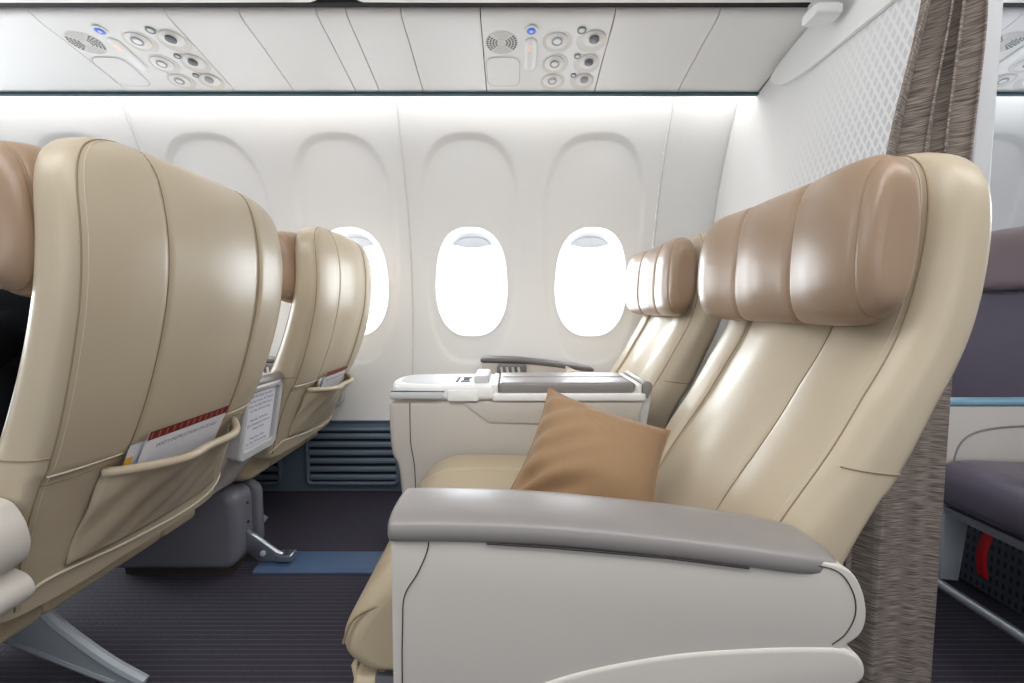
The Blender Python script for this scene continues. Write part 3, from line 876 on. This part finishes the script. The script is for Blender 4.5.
# ------------------------------------------------------------------ centre consoles
YC0, YC1 = 1.178, 1.372; YCM = (YC0+YC1)/2; CW = (YC1-YC0)/2
def console(x0, label, placard):
    t = thing('centre_console', label, 'console', (x0, YCM, 0), 'consoles between the seat pairs')
    prof = crv([(-.318,.562),(-.317,.48),(-.312,.42),(-.300,.395),(-.293,.36),(-.286,.27)], 3)+[Vector(p) for p in ((-.2,.255),(.06,.262),(.20,.272),(.306,.410))]+[Vector((.330,.562))]
    mb = MB(); mb.prism([(p[0], p[1]) for p in prof], PANEL, 'y', -CW, CW)
    b = mb.build('console_body', t, bevel=.014, seg=4, ang=40)
    mb = MB()
    for sg in (-1, 1):
        mb.tube([(p[0], sg*(CW+.0004), p[1]) for p in crv([(-.262,.555),(-.262,.46),(-.257,.42),(-.252,.38),(-.25,.28)], 6)], .0014, GAP, 5)
        # chamfered upper ledge of the side
        ledge = [(-.125,.556),(-.06,.505),(.322,.496),(.332,.556)]
        mb.prism(ledge, PANEL, 'y', sg*CW, sg*(CW+.004))
    mb.build('console_ledge', b, bevel=.004, seg=2)
    # white tray end with rounded front
    mb = MB()
    out = [(p[0], p[1]) for p in crv([(-.045,-CW-.006),(-.20,-CW-.006),(-.275,-CW+.002),(-.312,-CW+.035),(-.322,0),(-.312,CW-.035),(-.275,CW-.002),(-.20,CW+.006),(-.045,CW+.006)], 5)]
    mb.prism(out, WHITE, 'z', .562, .602); tp = mb.build('console_top', t, bevel=.012, seg=4, ang=50)
    mb = MB(); mb.prism([(p[0], p[1]) for p in crv([(-.165,-CW+.02),(-.25,-CW+.02),(-.292,-.05),(-.298,0),(-.292,.05),(-.25,CW-.02),(-.165,CW-.02)], 5)], TRAY, 'z', .600, .6035)
    mb.build('tray_inlay', tp, smooth=False)
    mb = MB(); mb.prism(rrect(-.312,.566,-.175,.584,.008), LGREY, 'y', -CW-.011, -CW+.01); mb.build('pull_handle', tp, bevel=.003, seg=2)
    mb = MB(); mb.prism(rrect(-.165,.560,-.085,.590,.006), WHITE, 'y', -CW-.010, -CW+.01); mb.build('side_lip', tp, bevel=.003, seg=2)
    mb = MB(); mb.box((-.308,-CW-.0075,.5835), (-.172,-CW+.0,.5865), TEAL); mb.build('handle_slot', tp, smooth=False)
    mb = MB()
    for (xa_, ya, xb_, yb) in ((-.150,-.06,-.143,.03), (-.135,-.062,-.112,-.035), (-.135,.005,-.112,.032), (-.132,-.022,-.116,-.008)):
        mb.box((xa_,ya,.6015), (xb_,yb,.6040), DADOD)
    mb.build('control_buttons', tp, smooth=False)
    mb = MB(); mb.prism(rrect(-.100,-.075,-.060,.06,.008), LGREY, 'z', .600, .622); mb.build('control_lever', tp, bevel=.006, seg=3)
    # hinged lids
    mb = MB(); mb.prism(rrect(-.052,-CW-.008,.345,CW+.008,.012), WHITE, 'z', .560, .580)
    mb.box((-.052,-CW-.004,.575), (-.036,CW+.004,.604), WHITE); mb.box((.318,-CW-.004,.575), (.332,CW+.004,.604), WHITE)
    mb.build('lid_frame', t, bevel=.004, seg=2)
    for y0_, y1_ in ((-CW+.0,.004), (.008,CW-.0)):
        mb = MB(); mb.prism(rrect(-.034,y0_,.316,y1_,.010), CAP, 'z', .578, .607); mb.build('console_lid', t, bevel=.008, seg=3, ang=50)
    mb = MB(); mb.prism([(.334,.56),(.334,.605),(.340,.612),(.350,.611),(.357,.604),(.360,.592),(.350,.57)], CAP, 'y', -CW-.004, CW+.004)
    mb.build('rear_cap', t, bevel=.010, seg=3)
    # rear end with recessed instruction placard: follows a leaning plane
    p0 = Vector((.338,0,.592)); p1 = Vector((.306,0,.405)); ez = (p0-p1).normalized(); ey = Vector((0,1,0)); nn = ey.cross(ez)
    nn = nn if nn.x > 0 else -nn
    h = (p0-p1).length
    mb = MB(); outer = rrect(-CW+.002, 0-.01, CW-.002, h, .02); inn = rrect(-CW+.020, .012, CW-.018, h-.014, .012)
    def q(p, d): return p1+ey*p[0]+ez*p[1]+nn*d
    mb.grid([[q(p,-.03) for p in outer], [q(p,.022) for p in outer], [q(p,.026) for p in rrect(-CW+.006,-.006,CW-.006,h-.004,.018)], [q(p,.024) for p in inn], [q(p,.012) for p in inn], [q((0,h/2),.012) for p in inn]], LGREY, close_u=True)
    rp = mb.build('rear_housing', t, sharp=40)
    mb = MB(); pl = rrect(-CW+.024,.016,CW-.022,h-.018,.006)
    mb.grid([[q(p,.0125) for p in pl], [q(p,.0145) for p in pl], [q((0,h/2),.0145) for p in pl]], PAPER, close_u=True)
    lines = ['Life Vest Under Your Seat','Use Seat Cushion For Flotation','Fasten Seat Belt While Seated','On Take Off And Landing', '', 'Masukkan Tali Keledar','Jaket Keselamatan Di Bawah', 'Tempat Duduk', '','Please Stow Table','For Take Off And Landing']
    for i, s_ in enumerate(lines):
        if s_: text_into(mb, s_, q((0, h-0.034-.0132*i), .0148), ey, ez, .0098, INK)
    mb.build('instruction_placard', rp, smooth=False)
    return t
console(0, 'warm grey console with white tray and grey lids between the two reclined seats', True)
console(XL, 'rear end of the grey console between the front seats, with a printed placard', True)

# ------------------------------------------------------------------ equipment boxes, track cover
for x0, l in ((XL, 'dark grey rounded equipment box on the floor under the front seats'), (0.0, 'dark grey equipment box hidden under the reclined seats')):
    t = thing('equipment_box', l, 'box', (x0+.06, 1.39, 0), 'equipment boxes under the consoles')
    mb = MB(); mb.prism(rrect(-.22,.022,.165,.255,.04), BOX, 'y', -.07, .04); mb.build('housing', t, bevel=.022, seg=4, ang=40)
    mb = MB(); mb.prism(rrect(-.20,.015,.172,.25,.05), BOX, 'y', .05, .085); mb.build('back_plate', t, bevel=.010, seg=3)
    mb = MB(); mb.prism([(-.18,0),(.14,0),(.14,.03),(-.18,.03)], GAP, 'y', -.05, .08); mb.build('foot', t, smooth=False)
    mb = MB()
    for z in (.08,.14,.2): mb.tube([(.16,-.0,z),(.168,-.0,z)], .004, DADOD, 8)
    mb.build('screws', t)
    mb = MB(); mb.prism([(.165,.045),(.165,.115),(.19,.10),(.255,.05),(.29,.035),(.29,.018),(.20,.018)], METAL, 'y', -.012, .004)
    mb.tube([(.215,-.02,.045),(.215,.01,.045)], .009, STEEL, 10)
    mb.prism(rrect(.255,.020,.305,.042,.006), METAL, 'y', -.02, .018)
    mb.build('track_latch', t, bevel=.003, seg=2)
mb = MB(); mb.prism([(-.06,0),(-.06,.006),(-.045,.013),(.045,.013),(.06,.006),(.06,0)], TRACK, 'x', -.78, 1.4)
tk = mb.build('seat_track_cover', smooth=False, bevel=.002, seg=2); tk.location = (0,1.40,0); tag(tk, 'shiny dark blue seat track cover strip running along the carpet', 'floor strip')

RECL[0] = False
# ------------------------------------------------------------------ cards in the pockets
def card(x0, yc, xf, y0, y1, z0, z1, tilt, label, kind, off):
    def pt(y, z, d):
        zz = z+tilt*(y-(y0+y1)/2)
        p = xf(back_pt(1, min(zz, .56), y)+off+d+max(0, zz-.56)*.45, y, zz); return Vector(p)
    base = pt((y0+y1)/2, z0, 0)
    t = None
    mb = MB(); NY, NZ2 = 10, 8
    def strip(ya, yb, za, zb, m, d):
        rows = [[pt(ya+(yb-ya)*j/NY, za+(zb-za)*i/NZ2, d)-base for j in range(NY+1)] for i in range(NZ2+1)]
        mb.grid(rows, m)
    strip(y0, y1, z0, z1, PAPER, 0)
    if kind == 'safety':
        strip(y0+.002, y1, z1-.016, z1, MAROON, .0012)
        n = 12
        for k in range(n):
            ya = y0+.006+(y1-y0-.012)*k/n; strip(ya, ya+.004, z1-.013, z1-.003, GOLD, .0018)
        a = pt(y0, z1-.034, .0022)-base; b = pt(y1, z1-.034, .0022)-base; ex = (b-a).normalized(); ey = (pt(y0, z1-.02, .0022)-a-base).normalized()
        text_into(mb, 'SAFETY INSTRUCTIONS ON BOARD', (a+b)/2, ex, ey, .0105, INK)
        for k in range(3): strip(y0+.02, y1-.02, z1-.046-.008*k, z1-.0445-.008*k, TRAY, .0015)
    else:
        strip(y0, y0+.014, z1-.046, z1-.022, YEL, .0015)
        strip(y0+.030, y0+.044, z0+.02, z1-.02, NAVY, .0015)
    o = mb.build('safety_card' if kind == 'safety' else 'folded_leaflet', smooth=False, recalc=False)
    o.location = Vector((x0, yc, 0))+base
    tag(o, label, 'card' if kind == 'safety' else 'leaflet')
card(XL, YA, UP, -.118, .105, .475, .598, .0, 'white safety card with maroon patterned border in the near seat pocket', 'safety', .018)
card(XL, YA, UP, -.142, .02, .475, .582, .0, 'white leaflet with a yellow corner in the near seat pocket', 'leaflet', .012)
card(XL, YW, UP, -.10, .10, .475, .592, .0, 'safety card with maroon border in the far window seat pocket', 'safety', .018)
card(XL, YW, UP, -.125, .05, .475, .578, .0, 'leaflet edge beside the safety card in the far window seat pocket', 'leaflet', .012)

# ------------------------------------------------------------------ cushions
def pillow(name, corners, thick, label, m, seed=1, side=1):
    A, B, C, D_ = [Vector(c) for c in corners]          # round the pillow
    n = 44; cen = (A+B+C+D_)/4
    nn = (B-D_).cross(A-C).normalized()*side
    rnd = random.Random(seed)
    rows_f, rows_b = [], []
    for i in range(n+1):
        rf, rb = [], []
        for j in range(n+1):
            u, v = i/n, j/n
            s_, t_ = 2*u-1, 2*v-1
            # edges pull in between the corners
            pin = .10
            s2 = s_*(1-pin*(1-t_*t_)); t2 = t_*(1-pin*(1-s_*s_))
            uu, vv = (s2+1)/2, (t2+1)/2
            p = A.lerp(B, uu).lerp(D_.lerp(C, uu), vv)
            h = ((1-s_*s_)*(1-t_*t_))**.58
            r1 = math.hypot(s_+1, t_-1); a1 = math.atan2(1-t_, s_+1)
            w = .006*math.sin(11*a1+.6)*math.exp(-((r1-.7)/.5)**2)+.004*math.sin(16*(s_*.5+t_)+1.0)*max(0, .35-s_)
            w += .007*math.exp(-((t_+.62+.25*s_)/.10)**2)*max(0, s_+.2)-.006*math.exp(-((s_*.5-t_*.8-.42)/.07)**2)*max(0, .9-abs(s_))
            rf.append(p+nn*(thick*h+w*min(1,h*3))-cen); rb.append(p-nn*(thick*h*.8)-cen)
        rows_f.append(rf); rows_b.append(rb)
    mb = MB(); mb.grid(rows_f, m); mb.grid(rows_b, m, flip=True)
    border = [rows_f[i][0] for i in range(n+1)]+[rows_f[n][j] for j in range(1,n+1)]+[rows_f[i][n] for i in range(n-1,-1,-1)]+[rows_f[0][j] for j in range(n-1,0,-1)]
    mb.tube(border+[border[0]], .0022, m, 6, cap=False)
    o = mb.build(name, sharp=180); o.location = cen
    return tag(o, label, 'cushion')
TAN = mat('tan cloth', (152,121,89), .85, noise=(90,.05), bump=(260,.25), sheen=.15)
CREAM = mat('cream cloth', (206,190,176), .85, noise=(90,.05), bump=(260,.25))
pillow('cushion', (at(549,388,.97), at(670,431,.86), at(655,540,.74), at(500,508,.82)), .078, 'tan fabric cushion leaning in the near reclined seat', TAN, side=1)
pillow('cushion', (at(566,366,1.72), at(592,372,1.70), at(598,420,1.62), at(560,415,1.66)), .03, 'pale cushion peeking above the grey console in the reclined window seat', CREAM, side=1)

# ------------------------------------------------------------------ economy seats beyond the curtain
def economy():
    # armrest wall between aisle and middle seat, seat backs and cushions
    def soft(mb, prof, y0, y1, m, r=.03): return loft_profile(mb, prof, y0, y1, m, r)
    for yc, lab in ((.895, 'dark plum leather aisle seat beyond the curtain, its cushion edge in view'), (1.385, 'dark plum leather middle seat beyond the curtain, its shiny back in view')):
        t = thing('economy_seat', lab, 'seat', (1.25, yc, 0), 'plum economy seats')
        cprof = crv([(-.22,.335),(-.235,.37),(-.225,.41),(-.18,.432),(-.05,.432),(.15,.425),(.22,.41),(.235,.36),(.2,.325),(0,.315),(-.15,.315)], 5, closed=True)
        mb = MB(); soft(mb, [(p[0], p[1]) for p in cprof], -.215, .215, ECO); mb.build('seat_cushion', t, sharp=60)
        bprof = crv([(.175,.46),(.19,.60),(.215,.75),(.235,.86),(.30,.86),(.29,.70),(.265,.50),(.24,.42),(.19,.42)], 5, closed=True)
        mb = MB(); soft(mb, [(p[0], p[1]) for p in bprof], -.21, .21, ECO, .025); mb.build('backrest', t, sharp=60)
        hprof = crv([(.205,.855),(.20,.92),(.215,1.0),(.245,1.035),(.29,1.03),(.32,.98),(.315,.88),(.28,.855)], 5, closed=True)
        mb = MB(); soft(mb, [(p[0], p[1]) for p in hprof], -.19, .19, ECOH, .035); mb.build('headrest', t, sharp=60)
        mb = MB(); mb.box((-.2,-.2,.30), (.22,.2,.318), BOX); mb.build('seat_pan', t, smooth=False)
        for yy in (-.1, .14):
            for xa_, xb_ in ((.16,.2),):
                mb = MB(); mb.tube([(xa_,yy,.30),(xb_,yy,.0)], .014, STEEL, 10); mb.build('leg', t)
    t = thing('solid_armrest', 'grey solid armrest with pale blue edge between the plum seats', 'armrest', (1.2,1.14,.3))
    mb = MB(); mb.prism([(-.20,.02),(-.225,.12),(-.22,.22),(-.20,.262),(.45,.262),(.45,.02)], PANELD, 'y', -.022, .022); pa = mb.build('armrest_side', t, bevel=.008, seg=3)
    mb = MB(); mb.tube([(p[0], -.0225, p[1]) for p in crv([(-.11,.03),(-.115,.12),(-.09,.18),(-.02,.205),(.12,.212),(.4,.215)], 6)], .0025, CAP, 6); mb.build('armrest_groove', pa)
    mb = MB(); mb.prism(rrect(-.215,.262,.45,.272,.004), mat('blue grey edge', (120,160,180), .35), 'y', -.026, .026); mb.build('armrest_edge', t, bevel=.002, seg=2)
    # luggage bar
    t = thing('luggage_bar', 'silver metal tube under the plum seats, slanting to the right edge', 'bar', (1.0,1.0,.155))
    mb = MB(); mb.tube([(.0,-.45,.0),(.0,.26,.0)], .011, METAL, 14); mb.build('tube', t)
    q = [at(u, v, 1.16)-Vector((1.0,1.0,.155)) for u, v in ((944,500),(968,516),(957,580),(938,578))]
    mb = MB(); mb.prism([(p.x, p.z) for p in q], STEEL, 'y', .155, .165); mb.build('side_bracket', t, bevel=.002, seg=1)
    t = thing('life_vest_pouch', 'dark perforated box under the plum seats', 'box', (1.30,1.2,.0))
    mb = MB(); mb.box((-.01,-.50,.02), (.2,.34,.28), PERF); mb.build('box', t, smooth=False, bevel=.006, seg=2)
    rows = []
    mb = MB()
    for k in range(13):
        f = k/12; c = Vector((.012-.012*math.sin(f*PI)+.006*f, .010*f, -.125*f))
        rows.append([tuple(c+Vector((0, -.0135, 0))), tuple(c+Vector((0, .0135, -.004*f)))])
    mb.grid(rows, RED); s_ = mb.build('pull_strap', solid=.002, sharp=180); s_.location = at(984,533,1.16)-Vector((0,0,0)); tag(s_, 'red fabric pull strap hanging under the plum seats', 'strap')
economy()

# ------------------------------------------------------------------ passenger in the front near seat
def person():
    t_loc = Vector((-.99, YA, .44))
    J = [  # name, pos (world, y offset from seat centre), radius x, radius y
        ((-.86,0,.50),(.13,.16)), ((-.85,0,.60),(.115,.15)), ((-.835,0,.70),(.115,.16)), ((-.83,0,.775),(.10,.15)), ((-.875,0,.815),(.055,.06)), ((-.93,0,.858),(.05,.052)),
        ((-.84,-.15,.765),(.06,.06)), ((-.86,-.205,.71),(.052,.052)), ((-.93,-.215,.57),(.045,.045)), ((-1.03,-.17,.57),(.038,.038)), ((-1.12,-.11,.56),(.028,.03)),
        ((-.84,.15,.765),(.06,.06)), ((-.86,.205,.71),(.052,.052)), ((-.93,.215,.57),(.045,.045)), ((-1.03,.17,.57),(.038,.038)), ((-1.12,.11,.56),(.028,.03)),
        ((-.93,-.09,.51),(.085,.085)), ((-1.28,-.11,.52),(.065,.065)), ((-1.31,-.11,.44),(.055,.055)), ((-1.28,-.11,.10),(.04,.04)), ((-1.36,-.11,.05),(.036,.045)), ((-1.43,-.11,.04),(.028,.04)),
        ((-.93,.09,.51),(.085,.085)), ((-1.28,.11,.52),(.065,.065)), ((-1.31,.11,.44),(.055,.055)), ((-1.28,.11,.10),(.04,.04)), ((-1.36,.11,.05),(.036,.045)), ((-1.43,.11,.04),(.028,.04)),
        ((-.965,0,.885),(.07,.064)), ((-.985,0,.935),(.082,.072)), ((-.980,0,.985),(.064,.058)),
    ]
    E = [(0,1),(1,2),(2,3),(3,4),(4,5),(3,6),(6,7),(7,8),(8,9),(9,10),(3,11),(11,12),(12,13),(13,14),(14,15),(0,16),(16,17),(17,18),(18,19),(19,20),(20,21),(0,22),(22,23),(23,24),(24,25),(25,26),(26,27),(5,28),(28,29),(29,30)]
    for hw, sg in ((10,-1),(15,1)):      # fingers
        p = Vector(J[hw][0])
        for k, (L, dy) in enumerate(((.075,-.024),(.088,-.008),(.082,.008),(.064,.022))):
            b = len(J); J.append((tuple(p+Vector((-.055,dy,-.005))),(.0095,.0095))); J.append((tuple(p+Vector((-.055-L*.55,dy*1.15,-.015))),(.0085,.0085))); J.append((tuple(p+Vector((-.055-L*.9,dy*1.2,-.036))),(.0075,.0075)))
            E += [(hw,b),(b,b+1),(b+1,b+2)]
        b = len(J); J.append((tuple(p+Vector((-.02,-sg*.035,.0))),(.011,.011))); J.append((tuple(p+Vector((-.055,-sg*.052,-.01))),(.009,.009))); E += [(hw,b),(b,b+1)]
    # nose
    b = len(J); J.append(((-1.075,0,.925),(.013,.012))); E.append((29,b))
    me = bpy.data.meshes.new('person'); me.from_pydata([Vector(j[0])+Vector((0,YA,0))-t_loc for j in J], E, [])
    o = bpy.data.objects.new('person', me); COL.objects.link(o); o.location = t_loc
    md = o.modifiers.new('skin', 'SKIN'); md.use_smooth_shade = True
    for i, j in enumerate(J):
        me.skin_vertices[0].data[i].radius = j[1]
        me.skin_vertices[0].data[i].use_root = (i == 0)
    sb = o.modifiers.new('sub', 'SUBSURF'); sb.levels = 2; sb.render_levels = 2
    bpy.context.view_layer.update()
    dg = bpy.context.evaluated_depsgraph_get(); nm = bpy.data.meshes.new_from_object(o.evaluated_get(dg))
    o.modifiers.clear(); o.data = nm
    for m in (SHIRT, SKIN, TROUS): nm.materials.append(m)
    for p in nm.polygons:
        c = p.center+t_loc
        head = c.z > .825 and c.x < -.80 and abs(c.y-YA) < .11
        hand = c.x < -1.09 and c.z > .5 and c.z < .62 and (abs(c.y-YA) < .18) and c.x > -1.25 and c.z > .53
        p.material_index = 1 if head or hand else (2 if (c.z < .585 and c.x < -.86 and abs(c.y-YA) < .17) or c.z < .46 else 0)
        p.use_smooth = True
    tag(o, 'passenger in a black shirt sitting in the near front seat, shoulder just in view', 'person')
    mb = MB(); rows = []
    for i in range(13):
        a = PI/2*i/12*1.25; row = []
        for k in range(24):
            b_ = 2*PI*k/24; row.append((-.977+.088*math.sin(a)*math.cos(b_)+.012-t_loc.x, .076*math.sin(a)*math.sin(b_), 0.965+.078*math.cos(a)-t_loc.z))
        rows.append(row)
    mb.grid(rows, HAIR, close_u=True); mb.build('hair', o)
    for sg in (-1, 1):
        mb = MB(); rows = []
        for i in range(9):
            a = PI*i/8; rows.append([(-1.062+.008*math.sin(a)*math.cos(2*PI*k/12)-t_loc.x, sg*.03+.011*math.cos(a), .937+.006*math.sin(a)*math.sin(2*PI*k/12)-t_loc.z) for k in range(12)])
        mb.grid(rows, WHITE, close_u=True); mb.build('eye', o)
person()

# ------------------------------------------------------------------ light
w = bpy.data.worlds.new('sky'); S.world = w; w.use_nodes = True
N, L = w.node_tree.nodes, w.node_tree.links
bg = N['Background']; tc = N.new('ShaderNodeTexCoord'); sp = N.new('ShaderNodeSeparateXYZ'); L.new(tc.outputs['Generated'], sp.inputs[0])
mr = N.new('ShaderNodeMapRange'); L.new(sp.outputs['Y'], mr.inputs['Value']); mr.inputs['From Min'].default_value = -.05; mr.inputs['From Max'].default_value = .25
mr.inputs['To Min'].default_value = .24; mr.inputs['To Max'].default_value = 11.0
L.new(mr.outputs[0], bg.inputs['Strength']); bg.inputs['Color'].default_value = (.90,.96,1,1)
def area(name, loc, rot, sx, sy, power, col=(1,1,1)):
    l = bpy.data.lights.new(name, 'AREA'); l.shape = 'RECTANGLE'; l.size = sx; l.size_y = sy; l.energy = power; l.color = col
    o = bpy.data.objects.new(name, l); COL.objects.link(o); o.location = loc; o.rotation_euler = rot
area('ceiling_light', (0,-.1,2.10), (math.radians(8),0,0), 4.5, .8, 52, (1,.985,.965))

for k in range(7):
    area('opposite_window_daylight', (-1.7+.55*k,-2.0,.98), (PI/2,0,0), .28, .42, 2.2, (.93,.97,1))

S.view_settings.view_transform = 'Standard'; S.view_settings.look = 'None'
S.view_settings.exposure = 0.06; S.view_settings.gamma = 1.0
S.cycles.use_denoising = True
S.cycles.max_bounces = 8; S.cycles.transparent_max_bounces = 12
